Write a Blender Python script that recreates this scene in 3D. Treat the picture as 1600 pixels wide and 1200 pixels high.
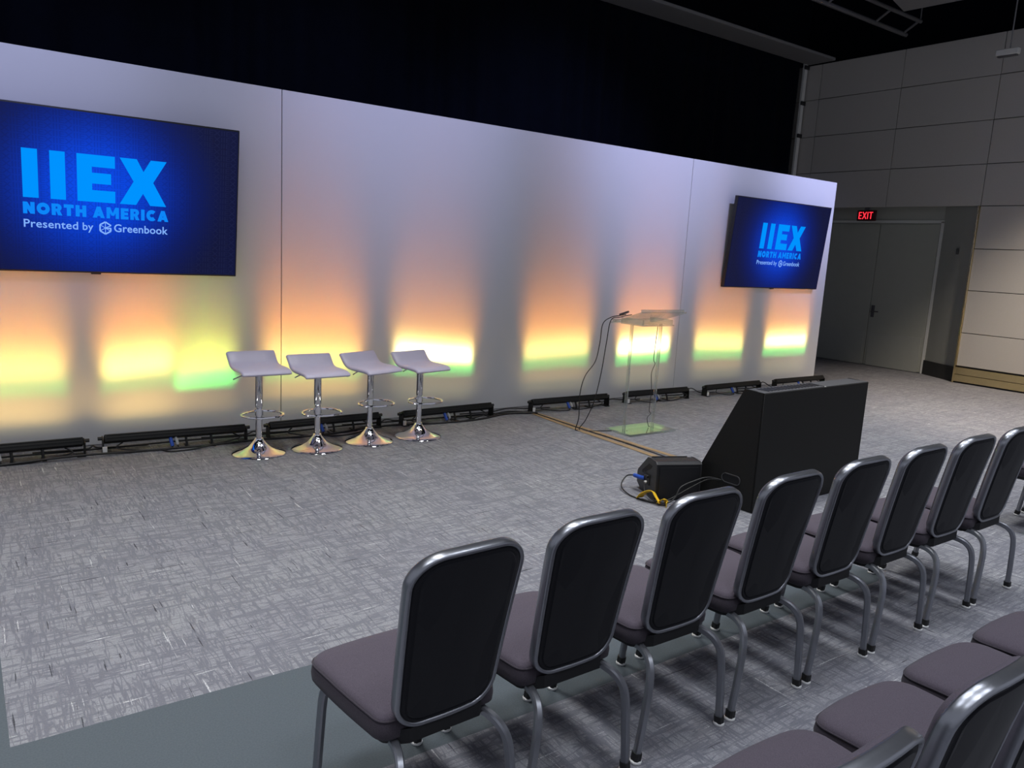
import bpy, bmesh, math, random
from mathutils import Vector, Matrix
random.seed(7)
for o in list(bpy.data.objects): bpy.data.objects.remove(o)
S = bpy.context.scene
COL = S.collection
R = math.radians

# ------------------------------------------------------------------ camera
def set_camera():
    f_px, yaw, pitch, roll = 1204.363, 0.62798, -0.17076, 0.05489
    loc = Vector((-1.0465, -6.9988, 1.7661))
    fw = Vector((math.sin(yaw)*math.cos(pitch), math.cos(yaw)*math.cos(pitch), math.sin(pitch)))
    r = Vector((math.cos(yaw), -math.sin(yaw), 0)); u = r.cross(fw)
    r2 = math.cos(roll)*r + math.sin(roll)*u
    u2 = -math.sin(roll)*r + math.cos(roll)*u
    cd = bpy.data.cameras.new('camera'); cd.sensor_width = 36; cd.lens = f_px/1600*36
    cd.clip_start = 0.05; cd.clip_end = 200
    c = bpy.data.objects.new('camera', cd); COL.objects.link(c)
    m = Matrix((r2, u2, -fw)).transposed().to_4x4(); m.translation = loc
    c.matrix_world = m
    S.camera = c
set_camera()

# ------------------------------------------------------------------ world, exposure
S.view_settings.view_transform = 'Standard'; S.view_settings.look = 'None'
S.view_settings.exposure = 0.0; S.view_settings.gamma = 1.0
S.view_settings.use_curve_mapping = False
W = bpy.data.worlds.new('world'); S.world = W; W.use_nodes = True
W.node_tree.nodes['Background'].inputs[0].default_value = (0.80, 0.84, 1.0, 1)
W.node_tree.nodes['Background'].inputs[1].default_value = 0.41

# ------------------------------------------------------------------ room lamps (high in the hall, above and behind the camera)
def spot(x, y, z, aim, power, size=110, blend=1.0, rad=0.12, col=(1, .97, .93)):
    l = bpy.data.lights.new('ceiling_lamp', 'SPOT'); l.energy = power; l.spot_size = R(size); l.spot_blend = blend
    l.shadow_soft_size = rad; l.color = col
    o = bpy.data.objects.new('ceiling_lamp', l); COL.objects.link(o); o.location = (x, y, z)
    o.rotation_euler = (Vector(aim)-Vector((x, y, z))).to_track_quat('-Z', 'Y').to_euler()
    return o
COOL = (0.86, 0.90, 1.0)
for lx in (-2.5, 0.2, 2.9, 5.6, 8.3):
    for ly, pw in ((-3.0, 860), (-5.2, 380), (-8.2, 360)):
        spot(lx, ly, 6.6, (lx, ly, 0), pw, 62 if ly > -4 else 84, 0.9, 0.6, COOL if ly < -3 else (.95, .95, .93))
# bluish wash on the upper half of the backdrop
for lx, pw in ((-1.0, 760), (2.6, 760), (6.2, 1250), (9.8, 1750)):
    spot(lx, -4.4, 6.5, (lx, 0, 3.7), pw, 46, 1.0, 0.12, (.50, .54, 1.0))
# warmer downlight washing the lower right wall
spot(9.6, -4.2, 6.2, (10.9, -3.4, 0), 2100, 72, 0.8, 0.15, (1.0, 0.86, 0.72))

# ------------------------------------------------------------------ materials
def new_mat(name):
    m = bpy.data.materials.new(name); m.use_nodes = True
    return m, m.node_tree, m.node_tree.nodes['Principled BSDF']
def mat(name, col, rough=.5, metal=0, var=.06, scale=40, bump=0, bscale=200, spec=.5, coat=0, sheen=0):
    m, nt, b = new_mat(name)
    b.inputs['Roughness'].default_value = rough; b.inputs['Metallic'].default_value = metal
    b.inputs['Specular IOR Level'].default_value = spec
    if coat: b.inputs['Coat Weight'].default_value = coat; b.inputs['Coat Roughness'].default_value = .15
    if sheen: b.inputs['Sheen Weight'].default_value = sheen
    tc = nt.nodes.new('ShaderNodeTexCoord')
    n = nt.nodes.new('ShaderNodeTexNoise'); n.inputs['Scale'].default_value = scale; n.inputs['Detail'].default_value = 4
    nt.links.new(tc.outputs['Object'], n.inputs['Vector'])
    mx = nt.nodes.new('ShaderNodeMix'); mx.data_type = 'RGBA'
    lo = tuple(c*(1-var) for c in col)+(1,); hi = tuple(min(1, c*(1+var)) for c in col)+(1,)
    mx.inputs[6].default_value = lo; mx.inputs[7].default_value = hi
    nt.links.new(n.outputs[0], mx.inputs[0]); nt.links.new(mx.outputs[2], b.inputs['Base Color'])
    if bump:
        n2 = nt.nodes.new('ShaderNodeTexNoise'); n2.inputs['Scale'].default_value = bscale; n2.inputs['Detail'].default_value = 3
        nt.links.new(tc.outputs['Object'], n2.inputs['Vector'])
        bp = nt.nodes.new('ShaderNodeBump'); bp.inputs['Strength'].default_value = bump; bp.inputs['Distance'].default_value = .002
        nt.links.new(n2.outputs[0], bp.inputs['Height']); nt.links.new(bp.outputs[0], b.inputs['Normal'])
    return m
def weave(name, col, col2, scale=900):
    m, nt, b = new_mat(name)
    b.inputs['Roughness'].default_value = .95; b.inputs['Specular IOR Level'].default_value = .15
    b.inputs['Sheen Weight'].default_value = .08
    tc = nt.nodes.new('ShaderNodeTexCoord')
    n = nt.nodes.new('ShaderNodeTexNoise'); n.inputs['Scale'].default_value = scale; n.inputs['Detail'].default_value = 3; n.inputs['Roughness'].default_value = .7
    nt.links.new(tc.outputs['Object'], n.inputs['Vector'])
    r = nt.nodes.new('ShaderNodeMapRange'); r.inputs[1].default_value = .32; r.inputs[2].default_value = .68; nt.links.new(n.outputs[0], r.inputs[0])
    mx = nt.nodes.new('ShaderNodeMix'); mx.data_type = 'RGBA'; mx.inputs[6].default_value = (*col, 1); mx.inputs[7].default_value = (*col2, 1)
    nt.links.new(r.outputs[0], mx.inputs[0]); nt.links.new(mx.outputs[2], b.inputs['Base Color'])
    bp = nt.nodes.new('ShaderNodeBump'); bp.inputs['Strength'].default_value = .25; bp.inputs['Distance'].default_value = .0008
    nt.links.new(n.outputs[0], bp.inputs['Height']); nt.links.new(bp.outputs[0], b.inputs['Normal'])
    return m
def emit(name, col, strength=1):
    m = bpy.data.materials.new(name); m.use_nodes = True; nt = m.node_tree; nt.nodes.clear()
    e = nt.nodes.new('ShaderNodeEmission'); e.inputs[0].default_value = (*col, 1); e.inputs[1].default_value = strength
    o = nt.nodes.new('ShaderNodeOutputMaterial'); nt.links.new(e.outputs[0], o.inputs[0])
    return m
def acrylic(name, tint, gloss=.02, refl=1.0):
    m = bpy.data.materials.new(name); m.use_nodes = True; nt = m.node_tree; nt.nodes.clear()
    t = nt.nodes.new('ShaderNodeBsdfTransparent'); t.inputs[0].default_value = (*tint, 1)
    g = nt.nodes.new('ShaderNodeBsdfGlossy'); g.inputs['Roughness'].default_value = gloss
    f = nt.nodes.new('ShaderNodeFresnel'); f.inputs[0].default_value = 1.49
    k = nt.nodes.new('ShaderNodeMath'); k.operation = 'MULTIPLY'; k.inputs[1].default_value = refl; nt.links.new(f.outputs[0], k.inputs[0])
    mx = nt.nodes.new('ShaderNodeMixShader'); nt.links.new(k.outputs[0], mx.inputs[0])
    nt.links.new(t.outputs[0], mx.inputs[1]); nt.links.new(g.outputs[0], mx.inputs[2])
    o = nt.nodes.new('ShaderNodeOutputMaterial'); nt.links.new(mx.outputs[0], o.inputs[0])
    return m
def acrylic_edge(name):
    m = bpy.data.materials.new(name); m.use_nodes = True; nt = m.node_tree; nt.nodes.clear()
    t = nt.nodes.new('ShaderNodeBsdfTransparent'); t.inputs[0].default_value = (.93, .95, .94, 1)
    d = nt.nodes.new('ShaderNodeBsdfTranslucent'); d.inputs[0].default_value = (.75, .8, .77, 1)
    d2 = nt.nodes.new('ShaderNodeBsdfGlossy'); d2.inputs[0].default_value = (.9, .95, .92, 1); d2.inputs['Roughness'].default_value = .25
    a = nt.nodes.new('ShaderNodeMixShader'); a.inputs[0].default_value = .5
    nt.links.new(d.outputs[0], a.inputs[1]); nt.links.new(d2.outputs[0], a.inputs[2])
    mx = nt.nodes.new('ShaderNodeMixShader'); mx.inputs[0].default_value = .42
    nt.links.new(t.outputs[0], mx.inputs[1]); nt.links.new(a.outputs[0], mx.inputs[2])
    o = nt.nodes.new('ShaderNodeOutputMaterial'); nt.links.new(mx.outputs[0], o.inputs[0])
    return m

def carpet_mat():
    m, nt, b = new_mat('woven_pattern_carpet')
    b.inputs['Roughness'].default_value = .97; b.inputs['Specular IOR Level'].default_value = .15
    N, L = nt.nodes, nt.links
    tc = N.new('ShaderNodeTexCoord')
    def noise(sx, sy, detail=3, rough=.55, off=0, dist=0):
        mp = N.new('ShaderNodeMapping'); mp.inputs['Scale'].default_value = (sx, sy, 1); mp.inputs['Location'].default_value = (off, off*.7, 0)
        L.new(tc.outputs['Object'], mp.inputs['Vector'])
        n = N.new('ShaderNodeTexNoise'); n.inputs['Scale'].default_value = 1; n.inputs['Detail'].default_value = detail
        n.inputs['Roughness'].default_value = rough; n.inputs['Distortion'].default_value = dist
        L.new(mp.outputs[0], n.inputs['Vector']); return n.outputs[0]
    def ramp(v, a, c):
        r = N.new('ShaderNodeMapRange'); r.inputs[1].default_value = a; r.inputs[2].default_value = c; L.new(v, r.inputs[0]); return r.outputs[0]
    def mth(op, a, c):
        r = N.new('ShaderNodeMath'); r.operation = op
        for i, q in enumerate((a, c)):
            if isinstance(q, (int, float)): r.inputs[i].default_value = q
            else: L.new(q, r.inputs[i])
        r.use_clamp = op != 'SUBTRACT'
        return r.outputs[0]
    def mix(f, c1, c2):
        r = N.new('ShaderNodeMix'); r.data_type = 'RGBA'; L.new(f, r.inputs[0])
        for i, q in ((6, c1), (7, c2)):
            if isinstance(q, tuple): r.inputs[i].default_value = (*q, 1)
            else: L.new(q, r.inputs[i])
        return r.outputs[2]
    grain = noise(150, 150, 3, .75)
    fine = noise(420, 420, 1, .5)
    def ridge(v, w):
        r = N.new('ShaderNodeMath'); r.operation = 'SUBTRACT'; L.new(v, r.inputs[0]); r.inputs[1].default_value = .5
        r2 = N.new('ShaderNodeMath'); r2.operation = 'ABSOLUTE'; L.new(r.outputs[0], r2.inputs[0])
        return ramp(r2.outputs[0], w, w*.35)
    gx = mth('MAXIMUM', ridge(noise(1.3, 12, 3, .55, 5), .024), ridge(noise(2.6, 26, 2, .5, 65), .024))
    gy = mth('MAXIMUM', ridge(noise(12, 1.3, 3, .55, 9), .024), ridge(noise(26, 2.6, 2, .5, 75), .024))
    px = ramp(noise(5, 34, 3, .6, 91), .54, .60); py = ramp(noise(34, 5, 3, .6, 97), .54, .60)
    sel = ramp(noise(2.4, 2.4, 2, .5, 3), .40, .60)
    lines = mth('MAXIMUM', gx, gy)
    smud = mth('ADD', mth('MULTIPLY', px, mth('SUBTRACT', 1.0, sel)), mth('MULTIPLY', py, sel))
    dark = mth('MULTIPLY', mth('MAXIMUM', mth('MULTIPLY', lines, .9), mth('MULTIPLY', smud, .85)), ramp(grain, .32, .52))
    patch = ramp(noise(1.7, 1.7, 2, .5, 17), .35, .65)
    base = mix(ramp(grain, .36, .62), mix(patch, (.185, .187, .205), (.205, .208, .22)), mix(patch, (.30, .302, .325), (.335, .34, .35)))
    base = mix(mth('MULTIPLY', ramp(fine, .38, .66), .45), base, (.19, .19, .205))
    c = mix(mth('MULTIPLY', dark, .85), base, (.115, .115, .140))
    d1 = mth('MAXIMUM', ramp(noise(2.4, 48, 3, .6, 21), .672, .69), ramp(noise(48, 2.4, 3, .6, 33), .672, .69))
    c = mix(mth('MULTIPLY', mth('MULTIPLY', d1, .85), ramp(grain, .28, .45)), c, (.028, .028, .035))
    l1 = mth('MAXIMUM', ramp(noise(2.6, 60, 3, .6, 41), .68, .70), ramp(noise(60, 2.6, 3, .6, 57), .68, .70))
    c = mix(mth('MULTIPLY', mth('MULTIPLY', l1, .9), ramp(grain, .42, .52)), c, (.62, .62, .62))
    L.new(c, b.inputs['Base Color'])
    bp = N.new('ShaderNodeBump'); bp.inputs['Strength'].default_value = .5; bp.inputs['Distance'].default_value = .003
    L.new(mth('SUBTRACT', grain, mth('MULTIPLY', dark, .5)), bp.inputs['Height']); L.new(bp.outputs[0], b.inputs['Normal'])
    return m

M = {}
M['carpet'] = carpet_mat()
M['band'] = mat('plain_border_carpet', (.092, .108, .120), .97, 0, .22, 150, .6, 380, .15)
M['fabric_white'] = mat('stretched_white_fabric', (.74, .74, .75), .85, 0, .015, 3, .05, 500, .2)
M['black_plastic'] = mat('black_plastic', (.018, .018, .019), .45, 0, .2, 60, .1, 400)
M['black_paint'] = mat('black_painted_wood', (.0125, .0125, .0115), .65, 0, .25, 90, .4, 500, .25)
M['black_grille'] = mat('dark_metal_grille', (.014, .014, .016), .5, .4, .2, 300, .5, 900)
M['top_grey'] = mat('dark_grey_top', (.06, .06, .063), .55, 0, .2, 30, .2, 300)  # dark grey, paler than the black paint of the case sides
M['bar_black'] = mat('black_anodised_metal', (.012, .012, .011), .5, .3, .2, 30)
M['chrome'] = mat('polished_chrome', (.80, .80, .82), .06, 1, .02, 5)
M['steel'] = mat('brushed_grey_steel', (.30, .31, .335), .30, .9, .06, 60, .05, 500)
M['legsteel'] = mat('satin_grey_leg_steel', (.29, .30, .325), .36, .85, .06, 60, .05, 500)
M['uplit_steel'] = mat('steel_with_uplight_tint', (.80, .66, .36), .20, 1, .12, 3, .05, 300)  # stainless steel, gold reflection of the uplights painted into its base colour
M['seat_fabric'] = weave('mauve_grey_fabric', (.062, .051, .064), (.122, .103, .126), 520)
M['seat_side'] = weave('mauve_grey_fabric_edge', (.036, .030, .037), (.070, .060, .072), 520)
M['back_fabric'] = weave('charcoal_back_fabric', (.006, .0062, .0085), (.014, .0145, .018), 600)
M['under_black'] = mat('black_dust_cover', (.006, .006, .007), .8, 0, .2, 60)
M['rubber'] = mat('black_rubber', (.012, .012, .012), .6, 0, .1, 60)
M['white_plastic'] = mat('white_plastic', (.75, .75, .73), .4, 0, .03, 40)
M['stool_vinyl'] = mat('white_vinyl', (.66, .62, .76), .38, 0, .03, 20, .05, 300)
M['curtain'] = mat('black_velour_curtain', (.0012, .0024, .0065), .95, 0, .3, 6, 0, 200, .1)
M['wall_panel'] = mat('light_grey_wall_panel', (.45, .43, .40), .7, 0, .05, 60, .15, 500, .3)
M['joint'] = mat('dark_joint', (.05, .05, .05), .9)
M['door'] = mat('grey_door_paint', (.37, .38, .33), .6, 0, .05, 6)
M['door_trim'] = mat('light_grey_door_frame', (.62, .63, .60), .5, 0, .05, 6)
M['alcove'] = mat('alcove_grey_paint', (.37, .38, .34), .7, 0, .05, 6)
M['dark_base'] = mat('dark_vinyl_baseboard', (.035, .036, .034), .5, 0, .1, 20)
M['ceiling'] = mat('dark_painted_ceiling', (.0022, .0032, .0075), .9, 0, .3, 2, 0, 200, .1)
M['soffit'] = mat('pale_soffit_paint', (.20, .20, .205), .8, 0, .05, 3)
M['pipe'] = mat('dark_grey_pipe', (.11, .11, .115), .5, .3, .05, 8)
M['cable'] = mat('black_cable_rubber', (.012, .012, .012), .5, 0, .1, 30)
M['blue_plug'] = mat('blue_plastic', (.02, .08, .42), .4, 0, .1, 30)
M['grey_plug'] = mat('grey_plastic', (.42, .42, .42), .5, 0, .1, 30)
M['tape'] = mat('tan_gaffer_tape', (.27, .185, .095), .7, 0, .2, 25, .3, 60)
M['yellow'] = mat('yellow_tape', (.80, .50, .02), .55, 0, .1, 30)
M['acrylic'] = acrylic('clear_acrylic', (.96, .97, .965), .03, .55)
M['acrylic_base'] = acrylic('clear_acrylic_base', (.90, .95, .90), .10, 2.0)
M['acr_edge'] = acrylic_edge('frosted_acrylic_edge')
M['exit_red'] = emit('red_exit_letters', (1.0, .03, .05), 1.6)
M['exit_case'] = mat('dark_red_exit_plate', (.05, .008, .01), .3, 0, .1, 30)
M['blue_text'] = emit('bright_blue_lettering', (.0, .29, 1.0), 1.0)
M['blue_text_2'] = emit('softer_blue_lettering', (.004, .24, .95), 1.0)
M['pale_text'] = emit('pale_blue_lettering', (.23, .45, 1.0), 1.0)

def screen_mat(name, gain, edge):
    m = bpy.data.materials.new(name); m.use_nodes = True; nt = m.node_tree; nt.nodes.clear(); N, L = nt.nodes, nt.links
    tc = N.new('ShaderNodeTexCoord'); mp = N.new('ShaderNodeMapping'); mp.inputs['Location'].default_value = (0, 0, -.04); mp.inputs['Scale'].default_value = (1/1.0, 0, 1/.95)
    L.new(tc.outputs['Object'], mp.inputs['Vector'])
    g = N.new('ShaderNodeVectorMath'); g.operation = 'LENGTH'; L.new(mp.outputs[0], g.inputs[0])
    r = N.new('ShaderNodeValToRGB'); L.new(g.outputs['Value'], r.inputs[0])
    cr = r.color_ramp; cr.interpolation = 'B_SPLINE'
    stops = [(0, (.0, .085, .95)), (.28, (.0, .055, .74)), (.50, (.001, .024, .34)), (.72, (.002, .009, .11)), (1.0, edge)]
    cr.elements[0].position = 0; cr.elements[0].color = (*[c*gain for c in stops[0][1]], 1)
    cr.elements[1].position = 1; cr.elements[1].color = (*[c*gain for c in edge], 1)
    for p, c in stops[1:-1]:
        e = cr.elements.new(p); e.color = (*[k*gain for k in c], 1)
    e = N.new('ShaderNodeEmission'); L.new(r.outputs[0], e.inputs[0])
    gl = N.new('ShaderNodeBsdfGlossy'); gl.inputs[0].default_value = (.018, .018, .018, 1); gl.inputs['Roughness'].default_value = .35
    ad = N.new('ShaderNodeAddShader'); L.new(e.outputs[0], ad.inputs[0]); L.new(gl.outputs[0], ad.inputs[1])
    o = N.new('ShaderNodeOutputMaterial'); L.new(ad.outputs[0], o.inputs[0])
    return m
M['screen'] = screen_mat('blue_screen', .93, (.004, .005, .025))
M['screen_pattern'] = screen_mat('blue_screen_pattern', .76, (.010, .013, .055))

# ------------------------------------------------------------------ mesh helpers
class MB:
    def __init__(s): s.v = []; s.f = []; s.mi = []
    def add(s, vs, fs, mi=0):
        b = len(s.v); s.v += [tuple(v) for v in vs]; s.f += [tuple(i+b for i in f) for f in fs]; s.mi += [mi]*len(fs); return s
    def box(s, c, d, rot=None, mi=0):
        cx, cy, cz = c; x, y, z = d[0]/2, d[1]/2, d[2]/2
        vs = [Vector(p) for p in ((-x,-y,-z),(x,-y,-z),(x,y,-z),(-x,y,-z),(-x,-y,z),(x,-y,z),(x,y,z),(-x,y,z))]
        if rot: vs = [rot @ p for p in vs]
        return s.add([p+Vector(c) for p in vs], [(0,3,2,1),(4,5,6,7),(0,1,5,4),(1,2,6,5),(2,3,7,6),(3,0,4,7)], mi)
    def bbox(s, c, d, bv=.004, seg=2, rot=None, mi=0):
        bm = bmesh.new(); bmesh.ops.create_cube(bm, size=1)
        for v in bm.verts: v.co = Vector((v.co.x*d[0], v.co.y*d[1], v.co.z*d[2]))
        bmesh.ops.bevel(bm, geom=list(bm.edges), offset=bv, segments=seg, profile=.5, affect='EDGES')
        bm.verts.index_update()
        vs = [(rot @ v.co if rot else v.co)+Vector(c) for v in bm.verts]
        s.add(vs, [[v.index for v in f.verts] for f in bm.faces], mi); bm.free(); return s
    def prism(s, prof, axis_pts, mi=0):
        """prof: list of 3D points (one end); axis_pts: offset vector to the other end"""
        n = len(prof); off = Vector(axis_pts)
        vs = [Vector(p) for p in prof]+[Vector(p)+off for p in prof]
        fs = [tuple(range(n-1, -1, -1)), tuple(range(n, 2*n))]+[(i, (i+1) % n, n+(i+1) % n, n+i) for i in range(n)]
        return s.add(vs, fs, mi)
    def lathe(s, prof, n=24, c=(0, 0, 0), mi=0, cap=True):
        vs = []
        for r, z in prof:
            for k in range(n):
                a = 2*math.pi*k/n; vs.append((c[0]+r*math.cos(a), c[1]+r*math.sin(a), c[2]+z))
        fs = []
        for j in range(len(prof)-1):
            for k in range(n): fs.append((j*n+k, j*n+(k+1) % n, (j+1)*n+(k+1) % n, (j+1)*n+k))
        if cap: fs.append(tuple(range(n-1, -1, -1))); fs.append(tuple((len(prof)-1)*n+k for k in range(n)))
        return s.add(vs, fs, mi)
    def sweep(s, pts, prof, closed=False, up=(0, 0, 1), mi=0, scales=None, cap=True):
        """sweep a 2D profile (a,b) along pts; a = side axis, b = up-ish axis"""
        pts = [Vector(p) for p in pts]; n = len(pts); m = len(prof); vs = []; prev = Vector(up)
        for i, p in enumerate(pts):
            if closed: t = (pts[(i+1) % n]-pts[i-1])
            else: t = (pts[min(i+1, n-1)]-pts[max(i-1, 0)])
            t.normalize()
            u = prev - t*prev.dot(t)
            if u.length < 1e-4: u = Vector((1, 0, 0))-t*t.x
            u.normalize(); w = t.cross(u)
            if not closed: prev = u
            else: prev = Vector(up)
            sc = scales[i] if scales else 1
            for a, b in prof: vs.append(p+w*a*sc+u*b*sc)
        fs = []
        rng = n if closed else n-1
        for i in range(rng):
            j = (i+1) % n
            for k in range(m): fs.append((i*m+k, j*m+k, j*m+(k+1) % m, i*m+(k+1) % m))
        if not closed and cap: fs.append(tuple(range(m-1, -1, -1))[::-1]); fs.append(tuple((n-1)*m+k for k in range(m))[::-1])
        return s.add(vs, fs, mi)
    def tube(s, pts, r, n=8, closed=False, smooth=0, mi=0, up=(0, 0, 1)):
        if smooth: pts = catmull(pts, smooth, closed)
        return s.sweep(pts, [(r*math.cos(2*math.pi*k/n), r*math.sin(2*math.pi*k/n)) for k in range(n)], closed, up, mi)
    def layers(s, rings, mi=0, cap=True):
        m = len(rings[0]); vs = [p for r in rings for p in r]; fs = []
        for i in range(len(rings)-1):
            for k in range(m): fs.append((i*m+k, i*m+(k+1) % m, (i+1)*m+(k+1) % m, (i+1)*m+k))
        if cap: fs.append(tuple(range(m-1, -1, -1))); fs.append(tuple((len(rings)-1)*m+k for k in range(m)))
        return s.add(vs, fs, mi)
    def build(s, name, mats, parent=None, sharp=40, smooth=True, **kw):
        me = bpy.data.meshes.new(name); me.from_pydata(s.v, [], s.f)
        if not isinstance(mats, (list, tuple)): mats = [mats]
        for m in mats: me.materials.append(m)
        me.polygons.foreach_set('material_index', s.mi)
        bm = bmesh.new(); bm.from_mesh(me); bmesh.ops.recalc_face_normals(bm, faces=bm.faces); bm.to_mesh(me); bm.free()
        if smooth:
            me.polygons.foreach_set('use_smooth', [True]*len(me.polygons)); me.set_sharp_from_angle(angle=R(sharp))
        me.update()
        o = bpy.data.objects.new(name, me); COL.objects.link(o)
        if parent: o.parent = parent
        for k, v in kw.items(): o[k] = v
        return o
def catmull(P, k, closed=False):
    P = [Vector(p) for p in P]; n = len(P); out = []
    for i in range(n if closed else n-1):
        g = (lambda j: P[j % n]) if closed else (lambda j: P[max(0, min(n-1, j))])
        a, b, c, d = g(i-1), g(i), g(i+1), g(i+2)
        for q in range(k):
            t = q/k
            out.append(.5*((2*b)+(c-a)*t+(2*a-5*b+4*c-d)*t*t+(-a+3*b-3*c+d)*t**3))
    if not closed: out.append(P[-1])
    return out
def thing(name, label, cat, loc=(0, 0, 0), rz=0, group=None):
    o = bpy.data.objects.new(name, None); COL.objects.link(o); o.empty_display_size = .1
    o.location = loc; o.rotation_euler = (0, 0, rz); o['label'] = label; o['category'] = cat
    if group: o['group'] = group
    return o
def tag(o, label, cat, group=None):
    o['label'] = label; o['category'] = cat
    if group: o['group'] = group
    return o
def struct(o): o['kind'] = 'structure'; return o
def dup(root, loc, rz, label, group=None):
    def cp(o, par):
        c = o.copy(); COL.objects.link(c); c.parent = par
        for ch in kids.get(o.name, []): cp(ch, c)
        return c
    kids = {}
    for o in bpy.data.objects:
        if o.parent: kids.setdefault(o.parent.name, []).append(o)
    r = cp(root, None); r.location = loc; r.rotation_euler = (0, 0, rz); r['label'] = label
    if group: r['group'] = group
    return r
def rrect(x0, x1, y0, y1, r, n=8):
    """rounded rectangle outline (counter-clockwise), r = (bl, br, tr, tl)"""
    if not isinstance(r, tuple): r = (r,)*4
    out = []
    for (cx, cy, rr, a0) in ((x0, y0, r[0], 180), (x1, y0, r[1], 270), (x1, y1, r[2], 0), (x0, y1, r[3], 90)):
        ox = cx+(rr if cx == x0 else -rr); oy = cy+(rr if cy == y0 else -rr)
        for k in range(n+1):
            a = R(a0+90*k/n); out.append((ox+rr*math.cos(a), oy+rr*math.sin(a)))
    return out

# ------------------------------------------------------------------ floor and room shell
f = MB()
f.add([(-7, -10, 0), (13.2, -10, 0), (13.2, -4.86, 0), (-7, -4.86, 0)], [(0, 1, 2, 3)], 0)
f.add([(-7, -4.86, 0), (3.3, -4.86, 0), (3.3, -4.11, 0), (-7, -4.11, 0)], [(0, 1, 2, 3)], 1)
f.add([(3.3, -4.86, 0), (13.2, -4.86, 0), (13.2, -4.11, 0), (3.3, -4.11, 0)], [(0, 1, 2, 3)], 0)
f.add([(-7, -4.11, 0), (-.985, -4.11, 0), (-.985, 3.2, 0), (-7, 3.2, 0)], [(0, 1, 2, 3)], 1)
f.add([(-.985, -4.11, 0), (13.2, -4.11, 0), (13.2, 3.2, 0), (-.985, 3.2, 0)], [(0, 1, 2, 3)], 0)
struct(f.build('floor', [M['carpet'], M['band']], smooth=False))

# right wall: dark core, pale panels hung proud of it, each a part
XW = 12.45
w = MB()
w.box((XW+.10, -5.49, 2.775), (.14, 9.02, 5.55))                 # beside the alcove
w.box((XW+.10, 1.11, 4.24), (.14, 4.18, 2.62))                    # above the alcove
wall_r = struct(w.build('wall_right', M['joint']))
zb = [.285, .835, 1.53, 2.205, 2.886, 3.545, 4.225, 4.905, 5.545]
def wall_piece(y0, y1, z0, z1):
    g = .005
    p = MB(); p.bbox((XW+.0125, (y0+y1)/2, (z0+z1)/2), (.035, y1-y0-2*g, z1-z0-2*g), .003, 1)
    return p.build('panel', M['wall_panel'], wall_r)
cols_low = [-.98, -2.6, -4.22, -5.84, -7.46, -9.08]
cols_up = [3.2, 2.2, .61, -.98]+cols_low[1:]
for a, c in zip(cols_low, cols_low[1:]):
    for z0, z1 in zip(zb[:4], zb[1:5]): wall_piece(c, a, z0, z1)
for a, c in zip(cols_up, cols_up[1:]):
    for z0, z1 in zip(zb[4:], zb[5:]): wall_piece(c, a, z0, z1)
# stainless kick plate and corner trim, warm uplight reflection put into their colour
k = MB()
for z in (.085, .205): k.bbox((XW-.012, -5.0, z), (.02, 8.04, .117), .003, 1)
struct(k.build('baseboard_right', M['uplit_steel']))
k = MB(); k.bbox((XW-.004, -.968, 1.443), (.05, .03, 2.886), .004, 1); struct(k.build('trim_1', M['uplit_steel']))
# dark upper wall behind the panel tops
k = MB(); k.box((13.4, -3.2, 6.2), (.1, 13, 2.5)); struct(k.build('wall_upper', M['ceiling']))
# alcove
k = MB()
k.box((12.97, 1.5, 1.49), (.1, 3.45, 2.98))
struct(k.build('wall_alcove', M['alcove']))
k = MB(); k.prism([(12.50, -.975, 0), (12.92, -.21, 0), (12.99, -.25, 0), (12.58, -1.0, 0)], (0, 0, 2.935)); struct(k.build('wall_return', M['alcove']))
k = MB(); k.prism([(12.482, -.965, 0), (12.905, -.20, 0), (12.92, -.21, 0), (12.50, -.975, 0)], (0, 0, .25)); struct(k.build('baseboard_return', M['dark_base']))
k = MB(); k.prism([(12.47, -.97, 2.93), (12.97, -.20, 2.93), (12.97, 3.2, 2.93), (12.47, 3.2, 2.93)], (0, 0, .04)); struct(k.build('ceiling_alcove', M['alcove']))
# double door
dr = bpy.data.objects.new('door_1', None); COL.objects.link(dr); dr.location = (12.92, .90, 0); dr['kind'] = 'structure'
k = MB()
k.bbox((0, -1.105, 1.335), (.05, .05, 2.67), .004, 1); k.bbox((0, 1.105, 1.335), (.05, .05, 2.67), .004, 1); k.bbox((0, 0, 2.665), (.05, 2.26, .05), .004, 1)
k.build('door_frame', M['door_trim'], dr)
for s in (-1, 1):
    k = MB(); k.bbox((-.012, s*.54, 1.32), (.04, 1.07, 2.60), .003, 1); lf = k.build('door_leaf', M['door'], dr)
    k = MB(); k.bbox((-.036, s*.54, .32), (.006, .98, .62), .002, 1); k.build('kick_plate', M['alcove'], lf)
k = MB(); k.bbox((-.042, -.07, 1.02), (.012, .06, .22), .004, 2); k.tube([(-.045, -.07, 1.02), (-.095, -.07, 1.02), (-.1, -.10, 1.02), (-.1, -.2, 1.02)], .011, 8)
k.build('door_handle', M['pipe'], dr)
# far wall behind the drape, dark ceiling
k = MB(); k.box((3.2, 3.25, 3.8), (20.6, .1, 7.6)); struct(k.build('wall_back', M['ceiling']))
k = MB(); k.box((3, -3.3, 7.45), (20.6, 13.2, .1)); struct(k.build('ceiling', M['ceiling']))
# pale soffit beam above the drape
k = MB(); k.bbox((2.7, 2.21, 5.585), (19.46, .56, .055), .01, 1); struct(k.build('trim_2', M['soffit']))

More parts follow.
